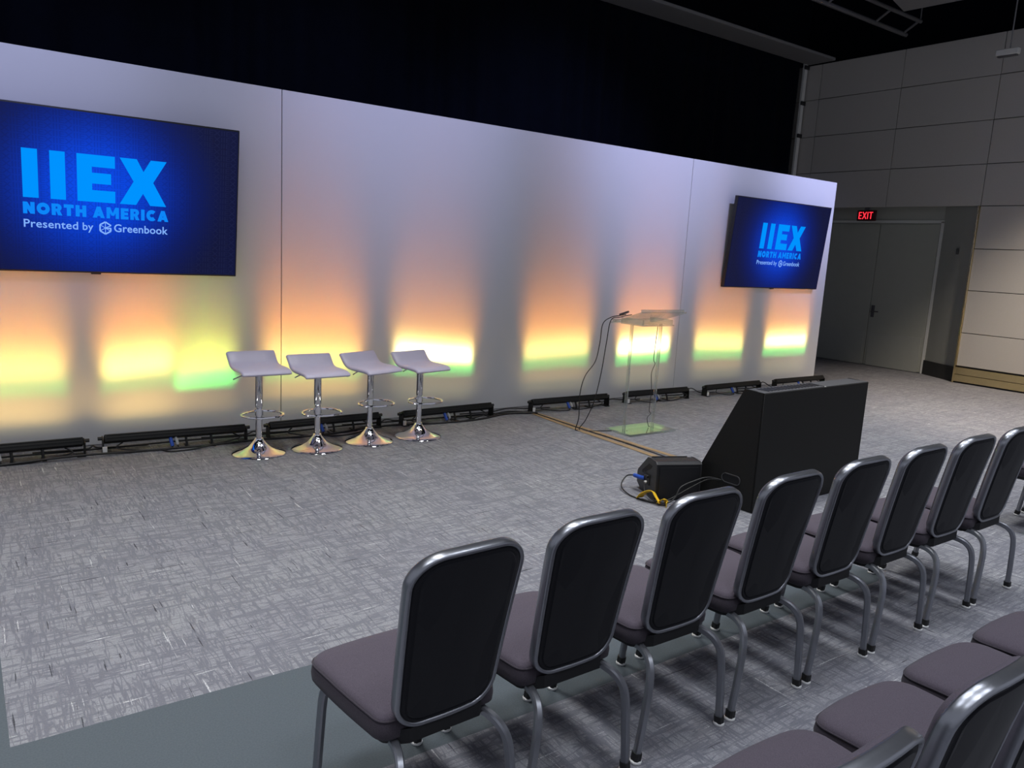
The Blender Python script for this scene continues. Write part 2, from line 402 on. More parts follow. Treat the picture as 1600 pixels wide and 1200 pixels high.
# ------------------------------------------------------------------ backdrop wall
bw = thing('backdrop_wall', 'long freestanding white stretched fabric backdrop wall behind the stage area', 'backdrop', (0, 0, 0))
def fabric_panel(x0, x1):
    nx = int((x1-x0)/.05); nz = 40; vs = []; fs = []
    wr = [(3.05, 2.98, 40), (6.0-.7, 2.93, 60), (5.15, 2.95, 50)]
    for j in range(nz+1):
        z = 3.05*j/nz
        if j == 0: z = .004
        for i in range(nx+1):
            x = x0+(x1-x0)*i/nx
            y = 0
            for cx, cz, n in wr:
                q = ((x-cx)/.16)**2+((z-cz)/.09)**2
                if q < 4: y -= .0035*math.exp(-q)*math.sin((x-cx)*n+(z-cz)*55)
            vs.append((x, y, z))
    for j in range(nz):
        for i in range(nx):
            a = j*(nx+1)+i; fs.append((a, a+1, a+nx+2, a+nx+1))
    b = MB(); b.add(vs, fs)
    # sides, top and back
    b.add([(x0, 0, .004), (x1, 0, .004), (x1, .09, .004), (x0, .09, .004), (x0, 0, 3.05), (x1, 0, 3.05), (x1, .09, 3.05), (x0, .09, 3.05)],
          [(0, 3, 2, 1), (4, 5, 6, 7), (1, 2, 6, 5), (3, 0, 4, 7), (2, 3, 7, 6)])
    return b.build('fabric_panel', M['fabric_white'], bw)
for a, c in ((-4.0, 1.366), (1.374, 6.705), (6.712, 9.925)): fabric_panel(a, c)
k = MB()
for x in (1.37, 6.7085): k.box((x, .05, 1.525), (.0075, .07, 3.04))
k.build('seam_frame', M['joint'], bw)

# ------------------------------------------------------------------ curtain
k = MB(); nx = 900; x0, x1 = -7, 12.24; vs = []; fs = []
zz = [0.02, 1.5, 3.0, 4.4, 5.3, 5.70]
ph = [0]
for i in range(nx): ph.append(ph[-1]+(.20+.10*math.sin(i*.05)+.12*random.random()))
for j, z in enumerate(zz):
    for i in range(nx+1):
        x = x0+(x1-x0)*i/nx; vs.append((x+.01*math.sin(j*2+i*.3), 2.52+.055*math.sin(ph[i]+.06*j)*(1-.04*j), z))
for j in range(len(zz)-1):
    for i in range(nx): a = j*(nx+1)+i; fs.append((a, a+1, a+nx+2, a+nx+1))
k.add(vs, fs)
tag(k.build('stage_curtain', M['curtain'], sharp=180), 'tall black pleated drape hanging behind the white backdrop wall', 'curtain')
pt = thing('curtain_post', 'narrow pale vertical post beside the right edge of the black drape', 'post', (12.345, 2.50, 0))
k = MB(); k.bbox((0, 0, 2.8), (.09, .05, 5.6), .005, 1); k.build('pole', M['door_trim'], pt)
for z in (3.45, 4.25, 4.85, 5.5):
    k = MB(); k.bbox((0, -.035, z), (.13, .03, .07), .005, 1); k.build('clamp', M['black_plastic'], pt)

# ------------------------------------------------------------------ overhead things
tr = thing('ceiling_truss', 'grey twin pipe ladder truss hanging under the dark ceiling', 'truss', (0, 0, 0))
k = MB(); k.tube([(7.2, .38, 5.63), (11.95, .37, 5.63)], .035, 10); k.build('rail', M['pipe'], tr)
k = MB(); k.tube([(7.2, .12, 5.78), (11.9, .12, 5.78)], .03, 10); k.build('rail', M['pipe'], tr)
for x in (8.4, 9.7, 11.0, 11.85):
    k = MB(); k.tube([(x, .38, 5.63), (x, .12, 5.78)], .02, 8); k.build('strut', M['pipe'], tr)
for x in (8.6, 11.88):
    k = MB(); k.tube([(x, .12, 5.78), (x, .12, 7.4)], .012, 6); k.build('hanger', M['pipe'], tr)
cp = thing('ceiling_panel', 'pale acoustic panel hanging flat below the dark ceiling', 'panel', (10.87, -.16, 5.66))
k = MB(); k.prism([(0, 0, 0), (.16, -2.2, 0), (-2.2, -2.8, 0), (-2.36, -.6, 0)], (0, 0, .05)); k.build('board', M['soffit'], cp, smooth=False)
k = MB()
for p in ((-.2, -.4), (-2.0, -.8), (-.2, -2.0), (-2.0, -2.5)): k.tube([(*p, .05), (*p, 1.72)], .006, 6)
k.build('wire', M['pipe'], cp)
pl = thing('pendant_fixture', 'small grey rectangular fixture hanging on a thin rod before right wall', 'fixture', (11.5, -1.455, 4.94))
k = MB(); k.bbox((0, 0, .04), (.09, .30, .085), .008, 1); k.build('housing', M['door_trim'], pl)
k = MB(); k.bbox((0, 0, -.012), (.07, .26, .02), .004, 1); k.build('lens', M['pipe'], pl)
k = MB(); k.tube([(0, -.02, .08), (0, -.02, 2.45)], .010, 8); k.build('rod', M['soffit'], pl)

# exit sign
ex = thing('exit_sign', 'red illuminated EXIT sign hanging above the double door', 'sign', (12.46, .945, 2.745))
k = MB(); k.bbox((0, 0, 0), (.04, .36, .19), .01, 2); k.build('case', M['exit_case'], ex)
k = MB(); k.bbox((.0, 0, .115), (.03, .10, .05), .004, 1); k.build('mount', M['pipe'], ex)
def letters(strokes, name, m, parent):
    b = MB()
    for poly in strokes: b.prism([(-.0225, -x, z) for x, z in poly], (-.003, 0, 0))
    return b.build(name, m, parent, smooth=False)
def seg(x0, z0, x1, z1, t=.016):
    d = Vector((x1-x0, z1-z0)); n = Vector((-d.y, d.x)).normalized()*t/2
    return [(x0+n.x, z0+n.y), (x1+n.x, z1+n.y), (x1-n.x, z1-n.y), (x0-n.x, z0-n.y)]
h = .062
letters([seg(-.135, -h, -.135, h), seg(-.135, h-.008, -.085, h-.008), seg(-.135, 0, -.09, 0), seg(-.135, -h+.008, -.085, -h+.008)], 'letter', M['exit_red'], ex)
letters([seg(-.065, -h, .0, h), seg(-.065, h, .0, -h)], 'letter', M['exit_red'], ex)
letters([seg(.03, -h, .03, h)], 'letter', M['exit_red'], ex)
letters([seg(.09, -h, .09, h), seg(.055, h-.008, .125, h-.008)], 'letter', M['exit_red'], ex)
th = thing('wall_control', 'small dark control box on the alcove wall right of the door', 'switch', (12.688, -.60, 2.16), R(-61)+R(90))
k = MB(); k.bbox((0, -.012, 0), (.12, .03, .10), .006, 2); k.build('case', M['dark_base'], th)
k = MB(); k.bbox((0, -.03, .01), (.07, .006, .03), .002, 1); k.build('display', M['black_plastic'], th)

# ------------------------------------------------------------------ televisions
def text_mesh(body, offset=0.0, spacing=1.0, line=1.0, shear=0):
    cu = bpy.data.curves.new('t', 'FONT'); cu.body = body; cu.size = 1; cu.offset = offset; cu.space_character = spacing
    cu.space_line = line; cu.resolution_u = 3; cu.fill_mode = 'FRONT'
    o = bpy.data.objects.new('t', cu); COL.objects.link(o)
    dg = bpy.context.evaluated_depsgraph_get(); dg.update()
    me = bpy.data.meshes.new_from_object(o.evaluated_get(dg)); bpy.data.objects.remove(o)
    return me
def place_text(name, body, x0, x1, z0, z1, m, parent, y=-.0015, offset=0.0, spacing=1.0, line=1.0, clip=None):
    me = text_mesh(body, offset, spacing, line)
    xs = [v.co.x for v in me.vertices]; ys = [v.co.y for v in me.vertices]
    ax, bx, ay, by = min(xs), max(xs), min(ys), max(ys)
    for v in me.vertices:
        v.co = Vector((x0+(v.co.x-ax)/(bx-ax)*(x1-x0), y, z0+(v.co.y-ay)/(by-ay)*(z1-z0)))
    me.materials.clear(); me.materials.append(m); me.name = name
    o = bpy.data.objects.new(name, me); COL.objects.link(o); o.parent = parent
    return o
TW, TH = 2.17, 2.17*9/16
def make_tv(label, loc, tilt):
    t = thing('television', label, 'television', loc); t.rotation_euler = (tilt, 0, 0); t['group'] = 'large wall televisions'
    k = MB(); k.bbox((0, .028, 0), (TW, .05, TH), .006, 2); k.build('bezel', M['black_plastic'], t)
    k = MB(); k.box((0, .001, .0), (TW-.022, .004, TH-.026)); sc = k.build('screen', M['screen'], t, smooth=False)
    k = MB(); k.bbox((-.0, .02, -TH/2-.004), (.07, .03, .014), .003, 1); k.build('sensor', M['black_plastic'], t)
    k = MB(); k.bbox((0, .075, 0), (.7, .05, .45), .004, 1); k.build('wall_mount', M['bar_black'], t)
    # repeated faint lettering
    rows = '\n'.join('IIEX'*16 for _ in range(24))
    place_text('screen_pattern', rows, -TW/2+.02, TW/2-.02, -TH/2+.022, TH/2-.022, M['screen_pattern'], sc, -.0022, .012, 1.0, .86)
    # big letters
    def poly(name, polys, m, y=-.004):
        b = MB()
        for q in polys:
            b.add([(x, y, z) for x, z in q], [tuple(range(len(q)))])
        return b.build(name, m, sc, smooth=False)
    zt, zl = .295, -.057
    poly('letter', [[(-.471, zl), (-.371, zl), (-.371, zt), (-.471, zt)]], M['blue_text'])
    poly('letter', [[(-.294, zl), (-.194, zl), (-.194, zt), (-.294, zt)]], M['blue_text'])
    poly('letter', [[(-.117, zl), (-.016, zl), (-.016, zt), (-.117, zt)], [(-.016, .206), (.143, .206), (.143, zt), (-.016, zt)],
                    [(-.016, .081), (.115, .081), (.115, .162), (-.016, .162)], [(-.016, zl), (.143, zl), (.143, .032), (-.016, .032)]], M['blue_text'])
    poly('letter', [[(.177, zt), (.298, zt), (.346, .202), (.399, zt), (.516, zt), (.417, .124), (.513, zl), (.394, zl), (.342, .033), (.291, zl), (.174, zl), (.274, .122)]], M['blue_text'])
    # heavy capitals drawn as thick strokes: x advance in cap heights
    h, t_ = .086, .030; zb_ = -.176
    def arc(cx, cz, rx, rz, a0, a1, n=10):
        out = []
        P_ = [(cx+rx*math.cos(R(a0+(a1-a0)*q/n)), cz+rz*math.sin(R(a0+(a1-a0)*q/n))) for q in range(n+1)]
        Q_ = [(cx+(rx-t_)*math.cos(R(a0+(a1-a0)*q/n)), cz+(rz-t_)*math.sin(R(a0+(a1-a0)*q/n))) for q in range(n+1)]
        return [[P_[q], P_[q+1], Q_[q+1], Q_[q]] for q in range(n)]
    def bar(x0, x1, z0, z1): return [(x0, z0), (x1, z0), (x1, z1), (x0, z1)]
    def glyph(c, x):
        z, Z, m_ = zb_, zb_+h, zb_+h/2; d_ = t_*.85
        if c == 'N': return .083, [bar(x, x+t_, z, Z), bar(x+.083-t_, x+.083, z, Z), [(x, Z), (x+t_*1.05, Z), (x+.083, z), (x+.083-t_*1.05, z)]]
        if c == 'O': return .094, arc(x+.047, m_, .047, h/2+.001, 0, 360, 20)
        if c == 'C': return .080, arc(x+.047, m_, .047, h/2+.001, 48, 312, 16)
        if c == 'R': return .076, [bar(x, x+t_, z, Z), bar(x+t_, x+.043, Z-d_*.85, Z), bar(x+t_, x+.043, m_-d_*.55, m_+d_*.25), [(x+.030, m_-.004), (x+.055, m_+.002), (x+.078, z), (x+.046, z)]]+arc(x+.043, Z-.0275, .031, .0275, -90, 90, 8)
        if c == 'T': return .074, [bar(x+.037-t_/2, x+.037+t_/2, z, Z), bar(x, x+.074, Z-d_, Z)]
        if c == 'H': return .080, [bar(x, x+t_, z, Z), bar(x+.080-t_, x+.080, z, Z), bar(x+t_, x+.080-t_, m_-d_/2, m_+d_/2)]
        if c == 'A': return .096, [[(x, z), (x+t_*1.08, z), (x+.048+t_*.5, Z), (x+.048-t_*.5, Z)], [(x+.096, z), (x+.096-t_*1.08, z), (x+.048-t_*.5, Z), (x+.048+t_*.5, Z)], bar(x+.024, x+.072, z+.014, z+.014+d_*.8)]
        if c == 'M': return .102, [bar(x, x+t_*.93, z, Z), bar(x+.102-t_*.93, x+.102, z, Z), [(x, Z), (x+t_, Z), (x+.051+.010, z+.022), (x+.051-.010, z+.022)], [(x+.102, Z), (x+.102-t_, Z), (x+.051-.010, z+.022), (x+.051+.010, z+.022)]]
        if c == 'E': return .064, [bar(x, x+t_, z, Z), bar(x+t_, x+.064, Z-d_*.9, Z), bar(x+t_, x+.060, m_-d_*.42, m_+d_*.42), bar(x+t_, x+.064, z, z+d_*.9)]
        if c == 'I': return t_, [bar(x, x+t_, z, Z)]
    for word, x0_, x1_, kx in (('NORTH', -.474, -.060, .90), ('AMERICA', -.016, .530, .86)):
        wd = [glyph(c, 0)[0]*kx for c in word]; gp = (x1_-x0_-sum(wd))/(len(word)-1); x = x0_
        for c, w__ in zip(word, wd):
            poly('letter', [[(x+a*kx, b) for a, b in q] for q in glyph(c, 0)[1]], M['blue_text_2']); x += w__+gp
    place_text('lettering', 'Presented', -.473, -.118, -.276, -.217, M['pale_text'], sc, -.004, .010, 1.03)
    place_text('lettering', 'by', -.087, -.014, -.294, -.219, M['pale_text'], sc, -.004, .010, 1.03)
    place_text('lettering', 'Greenbook', .131, .526, -.279, -.217, M['pale_text'], sc, -.004, .012, 1.02)
    # hexagonal emblem with spokes and a notch on its right
    cx, cz, r = .070, -.252, .047; w_ = .011
    pts = [(cx+r*.92*math.sin(R(a)), cz+r*math.cos(R(a))) for a in (60, 0, -60, -120, 180, 120)]
    pts[0] = (cx+r*.86, cz+r*.42)
    polys = []
    def st(a, b, t): polys.append(seg(a[0], a[1], b[0], b[1], t))
    for a, b in zip(pts, pts[1:]): st(a, b, w_)
    st(pts[5], (pts[5][0], cz-.001), w_); st((pts[5][0]+.003, cz-.001), (cx, cz-.001), w_*.9)
    for q in pts[1:5]: st((cx, cz), q, .005)
    st((cx, cz), pts[5], .005); st((cx, cz+.002), pts[0], .006)
    poly('emblem', polys, M['pale_text'])
    return t
make_tv('large wall television on left half of the backdrop, above the light bars', (-.142, -.143, 2.021), R(6.5))
make_tv('wall television at the far right end of the backdrop wall', (8.538, -.115, 2.045), R(4.5))

# ------------------------------------------------------------------ LED light bars and their beams
def beam(x, y, z, length, width, elev, spread, power, col, yaw):
    l = bpy.data.lights.new('bar_beam', 'AREA'); l.shape = 'RECTANGLE'; l.size = length; l.size_y = width
    l.spread = R(spread); l.energy = power; l.color = col
    o = bpy.data.objects.new('bar_beam', l); COL.objects.link(o)
    d = Vector((math.sin(-yaw)*math.cos(R(elev)), math.cos(yaw)*math.cos(R(elev)), math.sin(R(elev))))
    zc = -d; xc = Vector((math.cos(yaw), math.sin(yaw), 0)); yc = zc.cross(xc)
    m = Matrix((xc, yc, zc)).transposed().to_4x4(); m.translation = (x, y, z); o.matrix_world = m
BARS = [(-1.40, -.293, 0.0, 'black light bar at the left edge of the floor, under the big television'),
        (-.172, .953, -2.0, 'black light bar between left edge one and the first bar stool'),
        (1.139, 2.248, 1.5, 'black light bar behind the second and third bar stools'),
        (2.463, 3.578, 2.5, 'black light bar behind the fourth bar stool, right of the other stools'),
        (4.095, 5.231, -1.0, 'black light bar at the start of tan tape, left of clear lectern'),
        (5.546, 6.637, -1.0, 'black light bar seen through the clear lectern legs'),
        (6.977, 8.161, 1.0, 'black light bar left of the last one, behind the black floor case'),
        (8.499, 9.70, 0.0, 'last black light bar at the far right end of backdrop')]
YB = -.29
for i, (a, c, yw, lab) in enumerate(BARS):
    L_ = c-a-.03; cx = (a+c)/2; yaw = R(yw)
    t = thing('light_bar', lab, 'light bar', (cx, YB, 0), yaw, 'light bars along the foot of the backdrop')
    tl = Matrix.Rotation(R(-24), 3, 'X')
    k = MB(); k.bbox((0, 0, .108), (L_, .085, .062), .006, 2, tl)
    for q in (-.022, 0, .022):
        p = tl @ Vector((0, -.0445, q)); k.box((0, p.y, .108+p.z), (L_-.03, .006, .006), tl)
    k.build('housing', M['bar_black'], t)
    p = tl @ Vector((0, .012, .033)); k = MB(); k.bbox((0, p.y, .108+p.z), (L_-.06, .04, .008), .002, 1, tl); k.build('lens_strip', M['black_plastic'], t)
    for s in (-1, 1):
        k = MB(); x = s*(L_/2+.010)
        k.prism([(x-.004, -.05, .11), (x-.004, .03, .13), (x-.004, .035, .0), (x-.004, -.055, .0)], (.008, 0, 0))
        k.box((x-s*.03, -.01, .004), (.06, .12, .006))
        br = k.build('bracket', M['bar_black'], t)
        k = MB(); k.tube([(x, -.002, .115), (x+s*.035, -.002, .115)], .015, 8, up=(0, 0, 1)); k.build('knob', M['black_plastic'], br)
        if s == -1 and i not in (0, 2, 7):
            k = MB(); k.bbox((x-s*.008, -.064, .036), (.034, .008, .05), .002, 1); k.build('white_tag', M['white_plastic'], t, label='small white paper tag on the bracket')
    # U bracket feet under the middle
    for x in ((.06, .26) if i != 5 else (-.02, .14)):
        k = MB(); k.tube([(x, -.03, .085), (x+.004, -.05, .03), (x, -.055, .008)], .011, 6); k.box((x+.01, -.03, .006), (.03, .12, .01)); k.build('foot', M['bar_black'], t)
    k = MB(); k.tube([(-.06, -.03, .085), (-.055, -.055, .045), (-.05, -.07, .02)], .015, 8); k.build('blue_connector', M['blue_plug'], t, label='blue twist-lock power plug')
    k = MB(); k.tube([(-.02, -.03, .085), (-.012, -.055, .05), (-.01, -.06, .03)], .012, 8); k.build('grey_connector', M['grey_plug'], t, label='grey plug')
    rr = random.Random(i)
    for q in range(2):
        x = -.05+q*.04; e = -.38+.8*q+rr.uniform(-.05, .05)
        k = MB(); k.tube([(x, -.068, .02), (x-.03*(1-2*q), -.10, .008), ((x+e)/2, -.085-.02*rr.random(), .007), (e-.04*(1-2*q), -.06, .04), (e, -.02, .075)], .006, 6, smooth=6)
        k.build('pigtail_cable', M['cable'], t)
    # the lamp's own beams: amber, warm white core and green, from the lens strip on to the fabric
    yy, z0 = YB+.045, .160
    def bands(x, l, core=1.0, amber=1.0, red=1.0, grn=1.0, cc=(1, .84, .24), soft=1.0):
        if core: beam(x, yy, z0, l-.04, .05, 65, 17, core*.80, cc, yaw)
        if core > 1.2: beam(x, yy, z0, l-.06, .04, 64, 11, (core-1.2)*1.0, (.9, .95, .75), yaw)
        beam(x, yy, z0, l-.02, .05, 70, 28, amber*.8, (1, .52, .05), yaw)
        beam(x, yy, z0, l, .05, 77, 26, red*1.3, (1, .27, .03), yaw)
        beam(x, yy, z0, l, .06, 56, 20, grn*.30, (.12, 1, .18), yaw)
        beam(x, yy, z0, l, .08, 40, 110, .22 if i > 1 else .36*soft*l, (.95, .80, .34), yaw)
        beam(x, yy, z0, l, .06, 64, 86 if i > 1 else 120, .45 if i > 2 else (1.1 if i == 2 else 1.6*soft*l), (1, .58, .14), yaw)
    if i == 1:
        bands(a+.32, .56, .8, .9, .9, .3); bands(a+.86, .50, .34, .3, .12, 1.5, (.75, 1, .15), .35)
        beam(a+.86, yy, z0, .48, .05, 73, 34, .62, (.75, .95, .08), yaw)
    else:
        bands(cx, L_-.12, (.65, 0, .7, 2.1, 1.0, 2.3, 1.2, 1.7)[i], (1.5, 0, 1.2, 1.0, 1.1, 1.2, 1.0, 1.2)[i], (1.1, 0, 1.5, 1.0, 1.3, 1.5, 1.2, 1.4)[i], (.7, 0, .6, 1.3, .7, 1.4, 1.0, 1.4)[i])

# cables lying along the foot of the backdrop
def cable(name, pts, r, label, cat='cable', m='cable', sm=6, group=None):
    k = MB(); k.tube(pts, r, 7, smooth=sm); return tag(k.build(name, M[m], sharp=180), label, cat, group)
ends = [(b[0], b[1]) for b in BARS]
gaplab = ['black cable crossing the gap between the two leftmost light bars', 'black cable behind the first bar stool, joining two light bars',
          'black cable on the floor behind third bar stool', 'black cable crossing the widest gap, right of fourth stool',
          'black cable joining the bars on both sides of the lectern post', 'arched black cable right of the clear lectern', 'black cable left of the last light bar']
for i in range(7):
    a = ends[i][1]-.35; c = ends[i+1][0]+.35; g0, g1 = ends[i][1], ends[i+1][0]; hz = .10 if i >= 5 else .05
    cable('power_cable', [(a, -.20, .03), (g0, -.23, .03), ((g0+g1)/2, -.22, hz), (g1, -.25, .035), (c, -.20, .012)], .007, gaplab[i])
cable('trunk_cable', [(-1.5, -.43, .009), (-.9, -.40, .009), (-.4, -.41, .03), (.1, -.375, .009), (.7, -.39, .009), (1.05, -.37, .009), (1.6, -.42, .009), (2.3, -.31, .009), (2.8, -.40, .009), (3.3, -.42, .009), (3.75, -.30, .009), (4.05, -.36, .01)], .009, 'long thick black cable snaking along the floor before the left light bars')
cable('trunk_cable', [(-1.5, -.13, .008), (-.2, -.17, .008), (.5, -.15, .008), (1.1, -.19, .008), (2.0, -.15, .008), (2.6, -.17, .008), (3.6, -.22, .008), (3.85, -.27, .008), (4.1, -.40, .02)], .008, 'thin black cable behind the light bars, close to the backdrop foot')
cable('trunk_cable', [(3.50, -.36, .008), (3.7, -.24, .012), (3.88, -.21, .009), (4.0, -.28, .009), (4.10, -.42, .02)], .008, 'black cable curving into the start of the tan floor tape')
cable('coiled_cable', [(.25, -.40, .007), (.30, -.47, .007), (.45, -.47, .007), (.62, -.45, .02), (.66, -.41, .008), (.52, -.39, .008), (.36, -.385, .008)], .007, 'loop of black cable on the carpet before the second light bar')
cable('coiled_cable', [(1.62, -.43, .007), (1.70, -.49, .007), (1.86, -.49, .007), (2.0, -.46, .02), (1.98, -.42, .03), (1.80, -.40, .012)], .007, 'loop of black cable between the second and third bar stools')

# tan tape over the cable run
tp = thing('floor_tape', 'two tan tape strips over a cable running across the carpet to monitor', 'tape', (0, 0, 0))
def ribbon(cl, w0, z=.003):
    b = MB(); L2 = catmull([(*p, z) for p in cl], 6); n = len(L2)
    prof = [(-.5, 0), (.5, 0), (.5, .0015), (-.5, .0015)]
    vs = []
    for i, p in enumerate(L2):
        t = (L2[min(i+1, n-1)]-L2[max(i-1, 0)]).normalized(); s = Vector((t.y, -t.x, 0)); ww = w0*(.55+.45*min(1, i/(n*.3)))
        for q, zz_ in prof: vs.append(p+s*q*ww+Vector((0, 0, zz_+(.003*math.sin(i*1.7) if zz_ else 0)*.3)))
    fs = [(i*4+k_, (i+1)*4+k_, (i+1)*4+(k_+1) % 4, i*4+(k_+1) % 4) for i in range(n-1) for k_ in range(4)]
    return b.add(vs, fs)
ribbon([(4.075, -.36), (4.05, -.9), (4.04, -1.5), (4.03, -2.1), (3.99, -2.6), (3.92, -3.15)], .070).build('tape_strip', M['tape'], tp)
ribbon([(4.13, -.36), (4.14, -.9), (4.16, -1.5), (4.17, -2.0), (4.19, -2.6), (4.15, -3.1)], .060, .0035).build('tape_strip', M['tape'], tp)
k = MB(); k.tube([(4.10, -.36, .008), (4.095, -1.0, .008), (4.10, -1.6, .008), (4.09, -2.3, .008), (4.05, -3.1, .008)], .005, 6, smooth=5); k.build('covered_cable', M['cable'], tp)

# ------------------------------------------------------------------ bar stools
def make_stool(label, loc, rz, D=(.0, .0), seat_z=0.0, ring=.33):
    t = thing('bar_stool', label, 'bar stool', loc, rz, 'white bar stools in a row before the backdrop')
    k = MB(); k.lathe([(.213, 0), (.216, .006), (.210, .012), (.18, .020), (.13, .036), (.085, .062), (.055, .095), (.038, .118), (.034, .13)], 48)
    k.build('base', M['chrome'], t, sharp=50)
    k = MB(); k.lathe([(.034, .11), (.034, .13), (.026, .135), (.026, .46), (.0, .46)], 24, cap=False)
    k.build('post', M['chrome'], t, sharp=50)
    k = MB(); k.lathe([(.027, .39), (.031, .40), (.031, .655), (.036, .66), (.036, .67), (.0, .67)], 24, cap=False)
    k.build('sleeve', M['chrome'], t, sharp=50)
    k = MB(); pts = []
    for q in range(40):
        a = 2*math.pi*q/40; pts.append((.165*math.cos(a), -.085+.145*math.sin(a), ring))
    k.tube(pts, .0095, 8, closed=True); k.lathe([(.030, -.02), (.034, -.02), (.034, .03), (.030, .03)], 20, (0, 0, ring)); k.build('footrest', M['chrome'], t)
    k = MB(); k.lathe([(.036, .660), (.07, .672), (.07, .688+seat_z)], 20)
    k.build('swivel_plate', M['bar_black'], t)
    k = MB(); k.tube([(-.02, 0, .672), (-.12, -.01, .665), (-.17, -.012, .652), (-.215, -.014, .635)], .0055, 8, smooth=4); k.build('lift_lever', M['chrome'], t)
    # wave seat: raised rear lip, drooping front
    W_, DD = .405, .385
    prof = [(-.195, .700), (-.185, .714), (-.15, .725), (-.08, .729), (0, .730), (.06, .735), (.105, .752), (.140, .785), (.165, .815), (.182, .832), (.19, .838)]
    prof = catmull([(0, a, b+seat_z) for a, b in prof], 3); n = len(prof)
    rings = []
    # cross-section rings along the depth, rounded sides
    for i, p in enumerate(prof):
        tt = (prof[min(i+1, n-1)]-prof[max(i-1, 0)]).normalized(); nn = Vector((0, -tt.z, tt.y))
        endf = min(1, .35+.65*math.sqrt(max(0, 1-(max(0, abs(i-(n-1)/2)-(n-1)/2+2)/2)**2)))
        hw = W_/2-(.018*(1-endf)); th_ = .017*endf
        ring_ = []
        for x, s in [(-hw+.012, 1), (-hw*.5, 1), (0, 1), (hw*.5, 1), (hw-.012, 1), (hw-.003, .6), (hw, 0), (hw-.003, -.6), (hw-.012, -1), (0, -1), (-hw+.012, -1), (-hw+.003, -.6), (-hw, 0), (-hw+.003, .6)]:
            ring_.append(Vector((x, p.y, p.z-.017))+nn*th_*s)
        rings.append(ring_)
    k = MB(); k.layers(rings); k.build('seat', M['stool_vinyl'], t, sharp=60)
    return t
make_stool('leftmost white bar stool, tallest seat, before the backdrop seam', (.918, -.775, 0), .055, seat_z=.0, ring=.345)
make_stool('second white bar stool from the left, just right of the seam', (1.402, -.822, 0), .085, seat_z=-.034, ring=.335)
make_stool('third white bar stool from the left, seat turned more', (1.912, -.772, 0), .299, seat_z=-.036, ring=.365)
make_stool('rightmost white bar stool, before the bright glow', (2.410, -.777, 0), .206, seat_z=-.042, ring=.355)

# ------------------------------------------------------------------ clear lectern
lc = thing('lectern', 'clear acrylic lectern standing on the carpet right of the stools', 'lectern', (4.66, -1.45, 0))
def plate(c, d, rot=None):
    b = MB(); b.box(c, d, rot); b.mi = [0, 0, 1, 1, 1, 1]; return b
plate((0, -.01, .012), (.66, .36, .022)).build('base_plate', [M['acrylic_base'], M['acr_edge']], lc, smooth=False)
for s in (-1, 1):
    b = MB(); b.box((-.03+s*.205, 0, .565), (.018, .032, 1.085)); b.mi = [0, 0, 0, 1, 1, 1] if s > 0 else [0, 0, 1, 1, 1, 1]
    b.mi = [1, 1, 1, 0, 1, 0]
    b.build('post', [M['acrylic'], M['acr_edge']], lc, smooth=False)
tilt = Matrix.Rotation(R(-18), 3, 'X')
plate((0, .01, 1.175), (.64, .44, .012), tilt).build('reading_top', [M['acrylic'], M['acr_edge']], lc, smooth=False)
plate((-.02, .0, 1.108), (.46, .30, .012)).build('shelf', [M['acrylic'], M['acr_edge']], lc, smooth=False)
p = tilt @ Vector((0, .215, .018)); plate((0, .01+p.y, 1.175+p.z), (.60, .012, .035), tilt).build('book_lip', [M['acr_edge'], M['acr_edge']], lc, smooth=False)
p = tilt @ Vector((0, -.205, .018)); plate((0, .01+p.y, 1.175+p.z), (.60, .012, .030), tilt).build('rear_lip', [M['acrylic'], M['acr_edge']], lc, smooth=False)
for s in (-1, 1):
    plate((-.03+s*.205, .0, 1.140), (.02, .30, .05)).build('side_rail', [M['acr_edge'], M['acr_edge']], lc, smooth=False)
k = MB()
for s in (-1, 1):
    for y in (-.03, .03): k.lathe([(.007, .023), (.007, .028), (.0, .028)], 10, (-.03+s*.19, y, 0), cap=False)
k.build('bolt', M['chrome'], lc)
# clips with the microphone leads on the left edge of the top
mc = thing('microphone_lead', 'pair of thin dark leads clipped to the left edge of clear lectern', 'cable', (0, 0, 0))
k = MB(); k.tube([(4.40, -1.38, 1.20), (4.36, -1.33, 1.185), (4.32, -1.25, 1.16), (4.24, -1.22, 1.09), (4.20, -1.24, .9), (4.12, -1.28, .72), (3.98, -1.30, .58), (3.93, -1.30, .4), (3.98, -1.25, .15), (3.99, -1.20, .02), (4.02, -1.20, .006)], .005, 6, smooth=8); k.build('lead', M['cable'], mc)
k = MB(); k.tube([(4.42, -1.44, 1.205), (4.36, -1.34, 1.17), (4.31, -1.26, 1.13), (4.28, -1.25, .9), (4.24, -1.25, .6), (4.20, -1.22, .3), (4.15, -1.17, .10), (4.05, -1.19, .008), (4.12, -1.28, .006), (4.34, -1.36, .006)], .005, 6, smooth=8); k.build('lead', M['cable'], mc)
k = MB(); k.tube([(4.36, -1.33, 1.195), (4.36, -1.45, 1.235)], .011, 8); k.build('connector', M['pipe'], mc)
k = MB(); k.tube([(4.845, -1.40, 1.08), (4.845, -1.38, .75), (4.87, -1.38, .68), (4.83, -1.38, .58), (4.83, -1.40, .40), (4.80, -1.42, .20), (4.83, -1.42, .16), (4.76, -1.44, .12), (4.78, -1.45, .03)], .0035, 6, smooth=6); tag(k.build('thin_wire', M['cable'], sharp=180), 'thin kinked wire running down the right post of clear lectern', 'wire')

